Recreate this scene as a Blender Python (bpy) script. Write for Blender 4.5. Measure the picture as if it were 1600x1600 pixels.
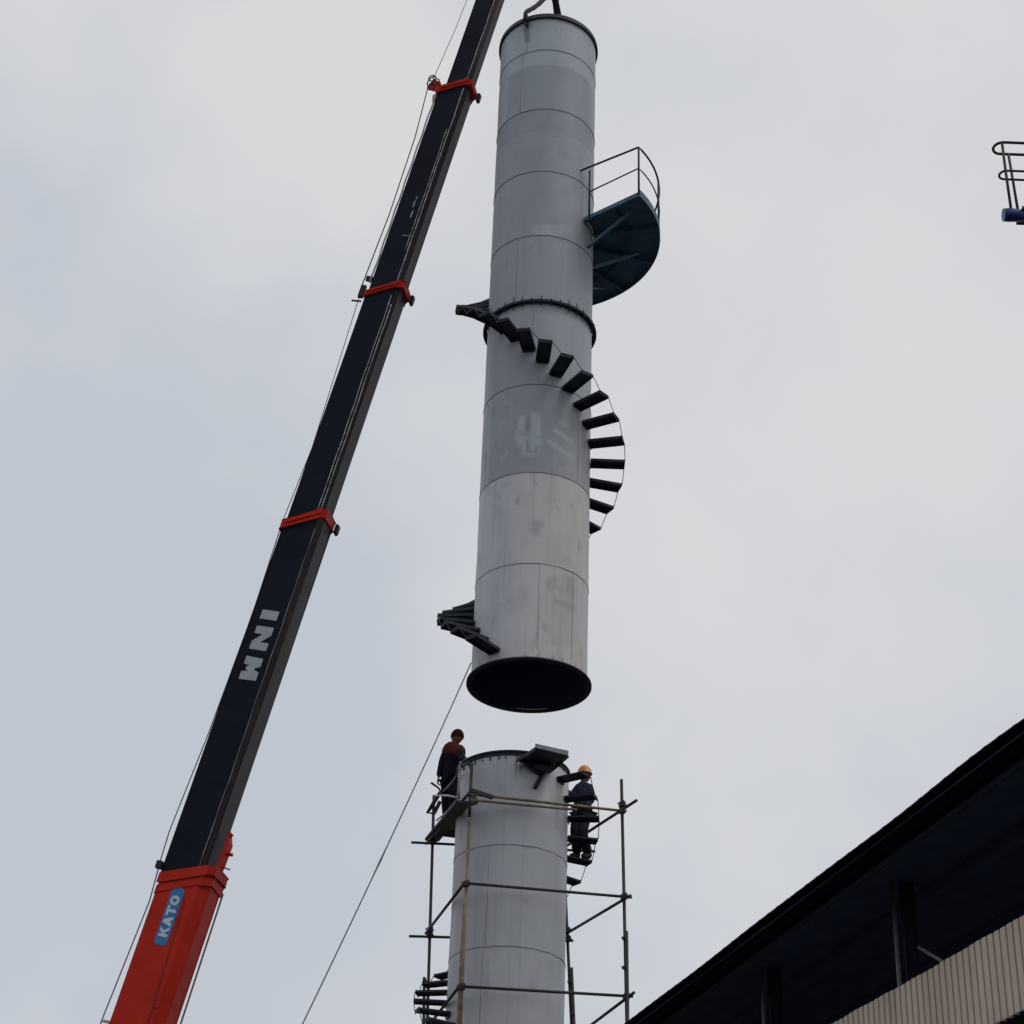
import bpy, bmesh, math, random
from mathutils import Vector as V, Matrix
random.seed(7)
S = bpy.context.scene
for o in list(bpy.data.objects): bpy.data.objects.remove(o)
COL = S.collection
R_ = math.radians

# ------------------------------------------------------------------ camera
EYE = V((0, 0, 1.6))
TH, RHO, F = R_(31.0725), R_(2.1641), 3000.0
fw = V((0, math.cos(TH), math.sin(TH)))
r0 = V((1, 0, 0)); u0 = V((0, -math.sin(TH), math.cos(TH)))
rt = math.cos(RHO)*r0 + math.sin(RHO)*u0
up = -math.sin(RHO)*r0 + math.cos(RHO)*u0
cam = bpy.data.cameras.new('camera'); co = bpy.data.objects.new('camera', cam); COL.objects.link(co)
cam.sensor_width = 36; cam.lens = 36*F/1600; cam.clip_start = .1; cam.clip_end = 3000
m = Matrix((rt, up, -fw)).transposed().to_4x4(); m.translation = EYE
co.matrix_world = m
S.camera = co
S.render.resolution_x = S.render.resolution_y = 1024

# ------------------------------------------------------------------ sky, sun, exposure
SUN_EL, SUN_AZ = R_(55), R_(115)      # weak overcast sun, behind cloud to the right
w = bpy.data.worlds.new('World'); S.world = w; w.use_nodes = True
N = w.node_tree.nodes; Lk = w.node_tree.links
for n in list(N): N.remove(n)
def nd(tree, t, **k):
    n = tree.nodes.new(t)
    for a, b in k.items(): setattr(n, a, b)
    return n
wt = w.node_tree
out = nd(wt, 'ShaderNodeOutputWorld'); mixs = nd(wt, 'ShaderNodeMixShader')
b1 = nd(wt, 'ShaderNodeBackground'); b2 = nd(wt, 'ShaderNodeBackground')
sky = nd(wt, 'ShaderNodeTexSky', sky_type='NISHITA', sun_disc=False, sun_elevation=SUN_EL, sun_rotation=SUN_AZ)
Lk.new(sky.outputs[0], b1.inputs[0]); b1.inputs[1].default_value = .07
tc = nd(wt, 'ShaderNodeTexCoord')
mp = nd(wt, 'ShaderNodeMapping'); mp.inputs['Scale'].default_value = (1, 1, 1.5); mp.inputs['Location'].default_value = (.35, .1, .42)
Lk.new(tc.outputs['Generated'], mp.inputs[0])
n1 = nd(wt, 'ShaderNodeTexNoise'); n1.inputs['Scale'].default_value = 4.5; n1.inputs['Detail'].default_value = 3.5; n1.inputs['Roughness'].default_value = .42; n1.inputs['Distortion'].default_value = .35
Lk.new(mp.outputs[0], n1.inputs['Vector'])
def wmath(op, a, b=None, clamp=False):
    n = nd(wt, 'ShaderNodeMath', operation=op, use_clamp=clamp)
    for i, x in enumerate((a, b)):
        if x is None: continue
        if isinstance(x, (int, float)): n.inputs[i].default_value = x
        else: Lk.new(x, n.inputs[i])
    return n.outputs[0]
def blob(d, width):          # soft cloud mass around a direction, its outline broken by the noise
    dp = nd(wt, 'ShaderNodeVectorMath', operation='DISTANCE'); dp.inputs[1].default_value = d
    Lk.new(warp.outputs[0], dp.inputs[0])
    mr = nd(wt, 'ShaderNodeMapRange', interpolation_type='SMOOTHERSTEP'); mr.inputs[1].default_value = width; mr.inputs[2].default_value = 0
    Lk.new(dp.outputs['Value'], mr.inputs[0])
    return mr.outputs[0]
n2 = nd(wt, 'ShaderNodeTexNoise'); n2.inputs['Scale'].default_value = 7; n2.inputs['Detail'].default_value = 3; n2.inputs['Roughness'].default_value = .5
Lk.new(tc.outputs['Generated'], n2.inputs['Vector'])
sub = nd(wt, 'ShaderNodeVectorMath', operation='SUBTRACT'); sub.inputs[1].default_value = (.5, .5, .5); Lk.new(n2.outputs['Color'], sub.inputs[0])
scl = nd(wt, 'ShaderNodeVectorMath', operation='SCALE'); scl.inputs['Scale'].default_value = .13; Lk.new(sub.outputs[0], scl.inputs[0])
warp = nd(wt, 'ShaderNodeVectorMath', operation='ADD'); Lk.new(tc.outputs['Generated'], warp.inputs[0]); Lk.new(scl.outputs[0], warp.inputs[1])

def ray(x, y): return (x-800)/F*rt - (y-800)/F*up + fw      # a viewing direction of the photograph
def atY(x, y, Y): v = ray(x, y); return EYE + v*(Y/v.y)      # the point of it at distance Y from the photographer
def atZ(x, y, Z): v = ray(x, y); return EYE + v*((Z-1.6)/v.z)
def proj(P):
    c = V(P)-EYE; d = c.dot(fw); return 800+F*c.dot(rt)/d, 800-F*c.dot(up)/d
D = lambda x, y: tuple(ray(x, y).normalized())

bright = wmath('ADD', wmath('MULTIPLY', blob(D(490, 150), .13), .9), wmath('MULTIPLY', blob(D(60, 20), .12), .5))
bright = wmath('ADD', bright, wmath('MULTIPLY', blob(D(1300, 350), .40), .52))
bright = wmath('ADD', bright, wmath('MULTIPLY', blob(D(1050, 1250), .25), .22))
dark = wmath('ADD', wmath('MULTIPLY', blob(D(240, 95), .05), .22), wmath('MULTIPLY', blob(D(150, 1300), .30), .42))
dark = wmath('ADD', dark, wmath('MULTIPLY', blob(D(60, 800), .25), .25))
n3 = nd(wt, 'ShaderNodeTexNoise'); n3.inputs['Scale'].default_value = 13; n3.inputs['Detail'].default_value = 4; n3.inputs['Roughness'].default_value = .5
Lk.new(tc.outputs['Generated'], n3.inputs['Vector'])
base = wmath('ADD', wmath('MULTIPLY', wmath('SUBTRACT', n1.outputs['Fac'], .5), .95), wmath('MULTIPLY', wmath('SUBTRACT', n3.outputs['Fac'], .5), .75))
val = wmath('ADD', wmath('SUBTRACT', wmath('ADD', bright, base), dark), .34, clamp=True)
cr = nd(wt, 'ShaderNodeValToRGB'); Lk.new(val, cr.inputs[0])
E_ = cr.color_ramp.elements
E_[0].position = 0; E_[0].color = (.545, .585, .650, 1)
E_[1].position = 1; E_[1].color = (.715, .718, .730, 1)
e = cr.color_ramp.elements.new(.5); e.color = (.640, .658, .695, 1)
Lk.new(cr.outputs[0], b2.inputs[0]); b2.inputs[1].default_value = 1.0
mixs.inputs[0].default_value = .95
Lk.new(b1.outputs[0], mixs.inputs[1]); Lk.new(b2.outputs[0], mixs.inputs[2]); Lk.new(mixs.outputs[0], out.inputs[0])
sl = bpy.data.lights.new('sun', 'SUN'); sl.energy = .6; sl.angle = R_(25); sl.color = (1, .95, .88)
so = bpy.data.objects.new('sun', sl); COL.objects.link(so)
# sun direction vector (towards the sun): azimuth measured from +Y clockwise
sd = V((math.sin(SUN_AZ)*math.cos(SUN_EL), math.cos(SUN_AZ)*math.cos(SUN_EL), math.sin(SUN_EL)))
so.rotation_euler = sd.to_track_quat('Z', 'Y').to_euler()
S.view_settings.view_transform = 'Standard'; S.view_settings.look = 'None'
S.view_settings.exposure = 0; S.view_settings.gamma = 1; S.view_settings.use_curve_mapping = False
S.render.engine = 'CYCLES'

# ------------------------------------------------------------------ materials
def mat(name, c, rough=.6, metal=0, var=.25, scale=3, bump=.0, spec=.5, attr=None, c2=None, streak=False):
    m = bpy.data.materials.new(name); m.use_nodes = True; t = m.node_tree; L = t.links
    b = t.nodes['Principled BSDF']
    b.inputs['Roughness'].default_value = rough; b.inputs['Metallic'].default_value = metal
    b.inputs['Specular IOR Level'].default_value = spec
    g = nd(t, 'ShaderNodeNewGeometry')
    mpn = nd(t, 'ShaderNodeMapping'); L.new(g.outputs['Position'], mpn.inputs[0])
    mpn.inputs['Scale'].default_value = (1, 1, .22) if streak else (1, 1, 1)
    n = nd(t, 'ShaderNodeTexNoise'); n.inputs['Scale'].default_value = scale; n.inputs['Detail'].default_value = 6; n.inputs['Roughness'].default_value = .6
    L.new(mpn.outputs[0], n.inputs['Vector'])
    mr = nd(t, 'ShaderNodeMapRange'); mr.inputs[1].default_value = .3; mr.inputs[2].default_value = .7
    mr.inputs[3].default_value = 0; mr.inputs[4].default_value = 1; L.new(n.outputs['Fac'], mr.inputs[0])
    mx = nd(t, 'ShaderNodeMix', data_type='RGBA')
    L.new(mr.outputs[0], mx.inputs[0])
    k2 = c2 if c2 else tuple(x*(1-var) for x in c)
    if attr:
        a = nd(t, 'ShaderNodeVertexColor'); a.layer_name = attr
        m1 = nd(t, 'ShaderNodeMix', data_type='RGBA', blend_type='MULTIPLY'); m1.inputs[0].default_value = 1
        L.new(a.outputs[0], m1.inputs[6]); m1.inputs[7].default_value = (1-var,)*3+(1,)
        L.new(a.outputs[0], mx.inputs[6]); L.new(m1.outputs[2], mx.inputs[7])
    else:
        mx.inputs[6].default_value = (*c, 1); mx.inputs[7].default_value = (*k2, 1)
    L.new(mx.outputs[2], b.inputs['Base Color'])
    rr = nd(t, 'ShaderNodeMapRange'); rr.inputs[3].default_value = max(.05, rough-.12); rr.inputs[4].default_value = min(1, rough+.12)
    L.new(n.outputs['Fac'], rr.inputs[0]); L.new(rr.outputs[0], b.inputs['Roughness'])
    if bump:
        bp = nd(t, 'ShaderNodeBump'); bp.inputs['Strength'].default_value = bump; bp.inputs['Distance'].default_value = .02
        L.new(n.outputs['Fac'], bp.inputs['Height']); L.new(bp.outputs[0], b.inputs['Normal'])
    return m
M = {}
M['shell'] = mat('chimney_paint', (.45, .45, .45), .55, var=.10, scale=1.6, bump=.03, attr='paint', spec=.35, streak=True)
M['soot'] = mat('soot_inside', (.05, .065, .13), .9, spec=.05)
M['weld'] = mat('weld_bead', (.22, .23, .25), .6, var=.35, scale=9)
M['dark'] = mat('dark_navy_paint', (.017, .025, .045), .55, var=.4, scale=6, spec=.35)
M['flange'] = mat('flange_paint', (.035, .045, .065), .5, var=.5, scale=7, spec=.4)
M['teal'] = mat('blue_green_paint', (.08, .175, .27), .55, var=.45, scale=4, spec=.35)
M['boom'] = mat('black_boom_paint', (.005, .008, .022), .55, var=.5, scale=1.6, bump=.06, spec=.12)
M['boomrust'] = mat('greasy_boom_underside', (.016, .015, .017), .5, scale=3, c2=(.036, .031, .030), streak=True, spec=.16)
M['red'] = mat('red_crane_paint', (.53, .026, .012), .55, var=.25, scale=2.2, bump=.03, spec=.12)
M['rail'] = mat('worn_light_rail_and_pale_strip', (.55, .56, .57), .5, c2=(.10, .10, .11), scale=9)
M['edge_highlight'] = mat('pale_edge_highlight', (.34, .34, .35), .5, c2=(.05, .05, .06), scale=2.2)
M['blue'] = mat('blue_badge', (.012, .17, .42), .5, var=.1)
M['white'] = mat('pale_lettering', (.55, .62, .70), .55, var=.2, scale=7)
M['greyletter'] = mat('grey_lettering', (.40, .43, .47), .6, var=.2, scale=7)
M['rope'] = mat('steel_rope', (.06, .065, .07), .6, scale=30, c2=(.20, .21, .22))
M['sling'] = mat('brown_sling', (.115, .085, .080), .95, var=.5, scale=40, bump=.4, spec=.1)
M['slingdark'] = mat('dark_sling', (.03, .02, .04), .95, var=.4, scale=40, bump=.4, spec=.1)
M['tube'] = mat('rusty_scaffold_tube', (.038, .030, .027), .6, scale=4, c2=(.018, .016, .016))
M['ochre_lit'] = mat('ochre_lit_scaffold_tube', (.26, .19, .08), .42, scale=7, c2=(.07, .05, .03), spec=.6)  # yellowish front tubes, their lit look put into the colour
M['wood'] = mat('dark_scaffold_board', (.04, .034, .034), .8, var=.4, scale=10)
M['roof'] = mat('dark_roof_sheet', (.010, .013, .020), .7, var=.3, scale=2, spec=.2)
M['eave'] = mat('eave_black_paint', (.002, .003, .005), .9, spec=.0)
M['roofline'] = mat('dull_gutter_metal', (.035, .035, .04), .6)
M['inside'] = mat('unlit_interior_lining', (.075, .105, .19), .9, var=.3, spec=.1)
M['clad'] = mat('cream_cladding', (.64, .54, .43), .7, var=.30, scale=1.6, spec=.2, streak=True)
M['coldark'] = mat('dark_column_paint', (.018, .021, .032), .8, spec=.08)
M['steel'] = mat('grey_steel_column', (.17, .175, .19), .6, var=.3, scale=4)
M['ground'] = mat('yard_ground', (.13, .12, .11), .95, var=.35, scale=.6, bump=.3, spec=.1)
M['plate'] = mat('pale_toe_plate', (.26, .275, .30), .6, var=.45, scale=8)
M['bluebase'] = mat('blue_basket_base', (.012, .022, .16), .4, var=.3, scale=6)
M['skin'] = mat('skin', (.22, .078, .048), .6, var=.2)
M['rust'] = mat('rust_red_cloth', (.17, .042, .028), .9, var=.45, scale=14, spec=.1)
M['navy'] = mat('navy_work_cloth', (.012, .015, .028), .9, var=.35, scale=14, spec=.1)
M['navy2'] = mat('blue_black_jacket', (.035, .045, .075), .85, var=.35, scale=14, spec=.1)
M['grey'] = mat('charcoal_trousers', (.035, .036, .04), .9, var=.35, scale=14, spec=.1)
M['boot'] = mat('boot_leather', (.03, .022, .018), .7)
M['vest'] = mat('olive_belt_webbing', (.20, .17, .04), .7)
M['helmet'] = mat('orange_helmet_shell', (.75, .27, .05), .35, var=.1)
M['hair'] = mat('dark_brown_cap', (.05, .017, .012), .9, var=.4, scale=20, spec=.1)
M['eye'] = mat('eye', (.02, .015, .01), .3)

# ------------------------------------------------------------------ mesh helpers
class MB:
    def __init__(s): s.v = []; s.f = []; s.sm = []; s.mi = []; s.cur = 0
    def add(s, vs, fs, smooth=False):
        o = len(s.v); s.v += [V(p) for p in vs]; s.f += [tuple(i+o for i in f) for f in fs]
        s.sm += [smooth]*len(fs); s.mi += [s.cur]*len(fs); return s
    def box(s, c, ax, half):      # centre, three axes, half sizes
        c = V(c); a = [V(x).normalized()*h for x, h in zip(ax, half)]
        vs = [c+i*a[0]+j*a[1]+k*a[2] for i in (-1, 1) for j in (-1, 1) for k in (-1, 1)]
        fs = [(0, 1, 3, 2), (4, 6, 7, 5), (0, 4, 5, 1), (2, 3, 7, 6), (0, 2, 6, 4), (1, 5, 7, 3)]
        return s.add(vs, fs)
    def tube(s, pts, r, n=8, caps=True):
        pts = [V(p) for p in pts]; rs = r if isinstance(r, (list, tuple)) else [r]*len(pts)
        t0 = (pts[1]-pts[0]).normalized()
        ref = V((0, 0, 1)) if abs(t0.z) < .9 else V((1, 0, 0))
        nrm = (ref - t0*ref.dot(t0)).normalized(); rings = []
        for i, p in enumerate(pts):
            a = pts[max(0, i-1)]; b = pts[min(len(pts)-1, i+1)]; t = (b-a).normalized()
            nrm = (nrm - t*nrm.dot(t)).normalized(); bn = t.cross(nrm)
            rings.append([p + (nrm*math.cos(2*math.pi*k/n)+bn*math.sin(2*math.pi*k/n))*rs[i] for k in range(n)])
        vs = [q for rg in rings for q in rg]
        fs = [(i*n+k, i*n+(k+1) % n, (i+1)*n+(k+1) % n, (i+1)*n+k) for i in range(len(pts)-1) for k in range(n)]
        s.add(vs, fs, True)
        if caps:
            o = len(s.v)-len(vs)
            s.f += [tuple(o+k for k in reversed(range(n))), tuple(o+(len(pts)-1)*n+k for k in range(n))]
            s.sm += [False]*2; s.mi += [s.cur]*2
        return s
    def ring(s, c, ri, ro, h, n=128):     # flat annular disc with its lower face at c.z
        c = V(c); vs = []
        for k in range(n):
            a = 2*math.pi*k/n; d = V((math.cos(a), math.sin(a), 0))
            vs += [c+d*ri, c+d*ro, c+d*ro+V((0, 0, h)), c+d*ri+V((0, 0, h))]
        o = len(s.v); s.v += vs
        for k in range(n):
            A = o+4*k; B = o+4*((k+1) % n)
            for i in range(4):
                j = (i+1) % 4
                s.f.append((A+i, B+i, B+j, A+j)); s.sm.append(i in (1, 3)); s.mi.append(s.cur)
        return s
    def prism(s, poly, ex):               # polygon (list of points) pushed by the vector ex
        n = len(poly); p = [V(x) for x in poly]; ex = V(ex)
        vs = p + [x+ex for x in p]
        fs = [tuple(reversed(range(n))), tuple(range(n, 2*n))] + [(i, (i+1) % n, n+(i+1) % n, n+i) for i in range(n)]
        return s.add(vs, fs)
    def build(s, name, mats, parent=None, bevel=0):
        me = bpy.data.meshes.new(name)
        off = V((0, 0, 0)); q = parent
        while q is not None: off += q.location; q = q.parent
        me.from_pydata([tuple(v-off) for v in s.v], [], s.f)
        for mm in (mats if isinstance(mats, list) else [mats]): me.materials.append(mm)
        me.polygons.foreach_set('use_smooth', s.sm); me.polygons.foreach_set('material_index', s.mi)
        bm = bmesh.new(); bm.from_mesh(me); bmesh.ops.recalc_face_normals(bm, faces=bm.faces)
        if bevel:
            ed = [e for e in bm.edges if len(e.link_faces) == 2 and e.calc_face_angle(0) > .6]
            bmesh.ops.bevel(bm, geom=ed, offset=bevel, segments=2, affect='EDGES', clamp_overlap=True)
        bm.to_mesh(me); bm.free()
        o = bpy.data.objects.new(name, me); COL.objects.link(o)
        if parent: o.parent = parent
        return o
def tag(o, label=None, cat=None, group=None, kind=None):
    if label: o['label'] = label
    if cat: o['category'] = cat
    if group: o['group'] = group
    if kind: o['kind'] = kind
    return o
def thing(name, loc, label, cat, group=None):
    o = bpy.data.objects.new(name, None); COL.objects.link(o); o.location = loc; o.empty_display_size = .3
    return tag(o, label, cat, group)
Z = V((0, 0, 1))

# ------------------------------------------------------------------ ground
g = MB(); n = 40; sz = 900
g.add([(-sz, -sz, 0), (sz, -sz, 0), (sz, sz, 0), (-sz, sz, 0)], [(0, 1, 2, 3)])
tag(g.build('ground', M['ground']), kind='structure')

# ------------------------------------------------------------------ painted shells
def lerp(a, b, t): return a+(b-a)*t
def sst(a, b, x):
    t = min(1, max(0, (x-a)/(b-a))); return t*t*(3-2*t)
def soft(x0, x1, y0, y1, x, y, e=3):
    return sst(x0-e, x0+e, x)*(1-sst(x1-e, x1+e, x))*sst(y0-e, y0+e, y)*(1-sst(y1-e, y1+e, y))
def seg(ax, ay, bx, by, wd, x, y):
    dx, dy = bx-ax, by-ay; t = min(1, max(0, ((x-ax)*dx+(y-ay)*dy)/(dx*dx+dy*dy)))
    return 1-sst(wd*.35, wd, math.hypot(x-ax-dx*t, y-ay-dy*t))
from mathutils import noise
def shell(name, parent, cx, cy, R, z0, z1, paint, nseg=288, dz=.035, thick=.012):
    nz = int((z1-z0)/dz)
    mb = MB(); vs = []; cols = []
    for j in range(nz+1):
        z = lerp(z0, z1, j/nz)
        for k in range(nseg):
            a = 2*math.pi*k/nseg           # a = 0 faces the yard (-Y), positive to the right
            dR = .0035*noise.noise(V((math.sin(a)*2.2, math.cos(a)*2.2, z*1.1)))-.0030*abs(math.sin(z*2.0))**8
            p = V((cx+(R+dR)*math.sin(a), cy-(R+dR)*math.cos(a), z))
            vs.append(p)
            ad = (math.degrees(a)+180) % 360-180
            cols.append(paint(ad, z, p))
    fs = [(j*nseg+k, j*nseg+(k+1) % nseg, (j+1)*nseg+(k+1) % nseg, (j+1)*nseg+k) for j in range(nz) for k in range(nseg)]
    mb.add(vs, fs, True)
    # inside wall and the two rims
    mb.cur = 1; o = len(mb.v); ins = []
    for z in (z0, z1):
        for k in range(nseg):
            a = 2*math.pi*k/nseg; ins.append(V((cx+(R-thick)*math.sin(a), cy-(R-thick)*math.cos(a), z)))
    fs = [(k, nseg+k, nseg+(k+1) % nseg, (k+1) % nseg) for k in range(nseg)]
    mb.add(ins, fs, True)
    for k in range(nseg):
        k2 = (k+1) % nseg
        mb.f.append((k, o+k, o+k2, k2)); mb.f.append((nz*nseg+k2, o+nseg+k2, o+nseg+k, nz*nseg+k)); mb.sm += [False]*2; mb.mi += [1, 1]
    ob = mb.build(name, [M['shell'], M['soot']], parent)
    at = ob.data.color_attributes.new('paint', 'FLOAT_COLOR', 'POINT')
    flat = []
    for c in cols: flat += [c[0], c[1], c[2], 1]
    flat += [.01, .01, .01, 1]*len(ins)
    at.data.foreach_set('color', flat)
    return ob
MID = (.292, .320, .360); PALE = (.42, .462, .502); LIGHT = (.62, .62, .64); WARM = (.60, .58, .56)
def mixc(a, b, t): return tuple(lerp(x, y, t) for x, y in zip(a, b))
def nz3(p, s, o=0):
    v = V((p.x*s+o, p.y*s, p.z*s*.5)); return noise.noise(v)*.75+noise.noise(v*2.7)*.32+noise.noise(v*7.1)*.16

UX, UY, UR = .39, 28.87, .97
UZ0, UZ1 = 15.66, 30.06
def paint_up(a, z, p):
    if abs(a) > 110: return MID
    x, y = proj(p)
    c = MID
    blot = nz3(p, 1.1)*.5+.5
    c = mixc(c, PALE, .22*blot)
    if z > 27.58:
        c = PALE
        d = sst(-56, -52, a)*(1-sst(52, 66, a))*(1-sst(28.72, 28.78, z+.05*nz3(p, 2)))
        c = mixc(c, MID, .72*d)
    c = mixc(c, PALE, .75*soft(832, 895, 352, 369, x, y, 3)) if 340 < y < 380 else c
    if 19.23 < z < 22.91:
        c = mixc(c, PALE, .35*sst(20.8, 22.4, z+.6*sst(0, 40, a)-.3))
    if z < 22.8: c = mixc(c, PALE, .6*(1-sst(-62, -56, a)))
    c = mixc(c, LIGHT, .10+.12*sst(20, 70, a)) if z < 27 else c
    # graffiti-like smeared primer marks
    if 600 < y < 760:
        g = max(seg(817, 655, 813, 690, 9, x, y), seg(836, 652, 838, 690, 12, x, y), soft(815, 842, 680, 712, x, y, 6)*.9,
                seg(806, 682, 812, 672, 6, x, y)*.6, seg(868, 672, 893, 690, 5, x, y)*.9, seg(858, 690, 896, 716, 5, x, y)*.7,
                seg(876, 660, 890, 668, 4, x, y)*.6, seg(784, 716, 792, 706, 5, x, y)*.4)
        c = mixc(c, (.50, .55, .60), .8*g)
        k = max(seg(824, 687, 824, 704, 3, x, y), seg(824, 704, 838, 706, 3, x, y), seg(838, 706, 838, 698, 3, x, y)*.8, seg(825, 662, 825, 672, 3.2, x, y)*.6)
        c = mixc(c, (.20, .21, .25), .6*k)
        wv = sst(18, 40, a)*sst(600, 690, y)
        c = mixc(c, (.42, .40, .40), .45*wv)
    if z < 19.23:
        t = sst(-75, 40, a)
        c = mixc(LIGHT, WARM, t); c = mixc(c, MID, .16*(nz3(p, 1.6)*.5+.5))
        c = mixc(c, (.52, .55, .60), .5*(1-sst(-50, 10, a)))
        c = mixc(c, (.40, .42, .45), .45*max(seg(762, 765, 778, 775, 10, x, y), seg(768, 790, 780, 800, 9, x, y), seg(785, 760, 795, 756, 5, x, y))*(.6+.6*blot))
        c = mixc(c, (.42, .42, .43), .28*soft(852, 893, 836, 882, x, y, 4))
        if z < 17.43:
            c = mixc(c, (.40, .40, .41), .30*soft(852, 898, 900, 1010, x, y, 2))
            c = mixc(c, (.33, .33, .35), .42*seg(868, 938, 896, 950, 7, x, y))
            c = mixc(c, (.72, .70, .68), .5*seg(846, 985, 838, 1020, 4, x, y))
            c = mixc(c, (.35, .35, .36), .35*seg(838, 990, 832, 1015, 5, x, y))
            c = mixc(c, (.30, .30, .31), .6*seg(850, 976, 851, 985, 4, x, y))
        # tack-weld scorches along the mouth
        if z < 16.15:
            for q in (-66, -55, -8, 6, 22, 34, 48, 60):
                c = mixc(c, (.20, .20, .22), .55*(1-sst(.6, 3, abs(a-q+3*math.sin(q))))*(1-sst(15.70, 15.70+.10+.07*math.sin(q), z)))
    # scuffs and rust runs
    r = nz3(p, 4.5, 9)
    c = mixc(c, (.22, .21, .21), .34*sst(.30, .62, r))
    q2 = nz3(p, .9, 21); c = mixc(c, (.68, .69, .70), .16*sst(.10, .45, q2)) if z < 22.8 else mixc(c, PALE, .4*sst(.10, .5, q2))
    q3 = nz3(p, 1.3, 33); c = mixc(c, (.24, .26, .29), .20*sst(.05, .45, q3))
    rs = noise.noise(V((a*.35, 3, z*.35)))
    c = mixc(c, (.28, .27, .27), .22*sst(.25, .6, rs))
    if z > 29.2: c = mixc(c, (.17, .19, .22), .75*seg(821, 30, 824, 62, 7, x, y))  # shadow below the sling lug, painted into the shell colour
    return c
up_t = thing('chimney_section', (UX, UY, UZ0), 'upper grey steel chimney section hanging from the crane above the open gap', 'chimney', 'grey steel chimney sections being joined')
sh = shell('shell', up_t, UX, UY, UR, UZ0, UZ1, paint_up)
def weld_ring(parent, cx, cy, R, z, r=.007, n=160, tilt=0):
    mb = MB(); pts = [V((cx+(R+.001)*math.sin(2*math.pi*k/n), cy-(R+.001)*math.cos(2*math.pi*k/n), z+.004*math.sin(k*.7))) for k in range(n+1)]
    mb.tube(pts, r, 6, False); return mb.build('weld_seam', M['weld'], parent)
for z in (29.15, 27.58, 26.00, 24.44, 21.07, 19.23, 17.43): weld_ring(up_t, UX, UY, UR, z)
def weld_line(parent, cx, cy, R, a, z0, z1, r=.0035):
    a = R_(a); mb = MB(); x, y = cx+R*math.sin(a), cy-R*math.cos(a)
    mb.tube([(x, y, lerp(z0, z1, i/6)) for i in range(7)], r, 6); return mb.build('weld_seam', M['weld'], parent)
for a, z0, z1 in ((-27, 29.15, 30.05), (-33, 27.58, 29.1), (-29, 22.95, 24.44), (48, 19.25, 20.9), (6, 15.8, 17.43), (44, 15.8, 17.43), (-8, 22.1, 22.85), (57, 24.5, 26), (-66, 19.25, 21.0)):
    weld_line(up_t, UX, UY, UR, a, z0, z1)
# flanges
b = MB(); b.ring((UX, UY, 30.06), UR-.05, UR+.035, .055); b.ring((UX, UY, 30.00), UR+.002, UR+.045, .055)
b.build('top_flange', M['flange'], up_t)
b = MB(); b.ring((UX, UY, 22.85), UR+.002, UR+.085, .022); b.ring((UX, UY, 22.88), UR+.002, UR+.08, .022)
mf = b.build('joint_flange', M['dark'], up_t)
for k in range(36):
    b = MB()
    a = 2*math.pi*k/36; x, y = UX+(UR+.05)*math.sin(a), UY-(UR+.05)*math.cos(a); l = .09+.04*math.sin(k*5)
    b.tube([(x, y, 22.87-l), (x, y, 22.90+l)], .010, 6); b.tube([(x, y, 22.82), (x, y, 22.845)], .02, 6); b.tube([(x, y, 22.905), (x, y, 22.93)], .02, 6)
    b.build('bolt', M['dark'], mf)
b = MB(); b.ring((UX, UY, 15.62), UR-.02, UR+.075, .03)
b.build('mouth_flange', M['dark'], up_t)
# lifting lugs
for a in (-27, 153):
    ar = R_(a); d = V((math.sin(ar), -math.cos(ar), 0)); t = d.cross(Z)
    b = MB(); b.box(V((UX, UY, 29.93))+d*(UR+.075), (d, t, Z), (.06, .018, .10)); b.tube([V((UX, UY, 29.97))+d*(UR+.09)-t*.05, V((UX, UY, 29.97))+d*(UR+.09)+t*.05], .03, 10)
    b.build('lifting_lug', M['dark'], up_t)

# spiral stair treads: phi runs from the yard side clockwise seen from above
def dirp(ph): return V((-math.sin(R_(ph)), -math.cos(R_(ph)), 0))
def tread_mb(cx, cy, R, Ro, ph, z, w=.235, lip=.026):
    d = dirp(ph); t = Z.cross(d); b = MB(); c = V((cx, cy, z))
    mid = c+d*((R+Ro)/2)
    L = (Ro-R)/2
    b.box(mid, (d, t, Z), (L-.003, w/2, .006))
    for s in (-1, 1): b.box(mid+t*s*(w/2+.004)-Z*(lip-.008), (d, t, Z), (L-.003, .004, lip))
    b.box(c+d*(Ro+.002)-Z*.012, (d, t, Z), (.005, w/2+.006, .032))
    b.box(c+d*(R+.012)-Z*.035, (t, d, Z), (w/2-.01, .010, .035))
    return b
def stair(parent, cx, cy, R, Ro, steps, rs=.007, lip=.026, w=.235, wire=None):
    pts = []
    for i, (ph, z) in enumerate(steps):
        tread_mb(cx, cy, R, Ro, ph, z, w, lip).build('stair_tread', M['dark'], parent)
        d = dirp(ph); t = Z.cross(d); c = V((cx, cy, z))+d*(Ro+.010)
        s = 1 if (i+1 < len(steps) and (dirp(steps[i+1][0])-d).dot(t) > 0) or (i+1 == len(steps) and (d-dirp(steps[i-1][0])).dot(t) > 0) else -1
        pts += [c-t*s*.118-Z*.02, c+t*s*.118+Z*.01]
    b = MB(); b.tube(pts, rs, 6); b.build('stair_edge_bar', M['dark'], parent)
Z0T = 21.59
steps = []
for k in range(-22, 13):
    if k < -9: z = Z0T-.25*9+.266*(k+9)
    elif k > 1: z = Z0T+.25+.285*(k-1)
    else: z = Z0T+.25*k
    steps.append((-3+14.5*k, z))
stair(up_t, UX, UY, UR, 1.575, steps)

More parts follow.
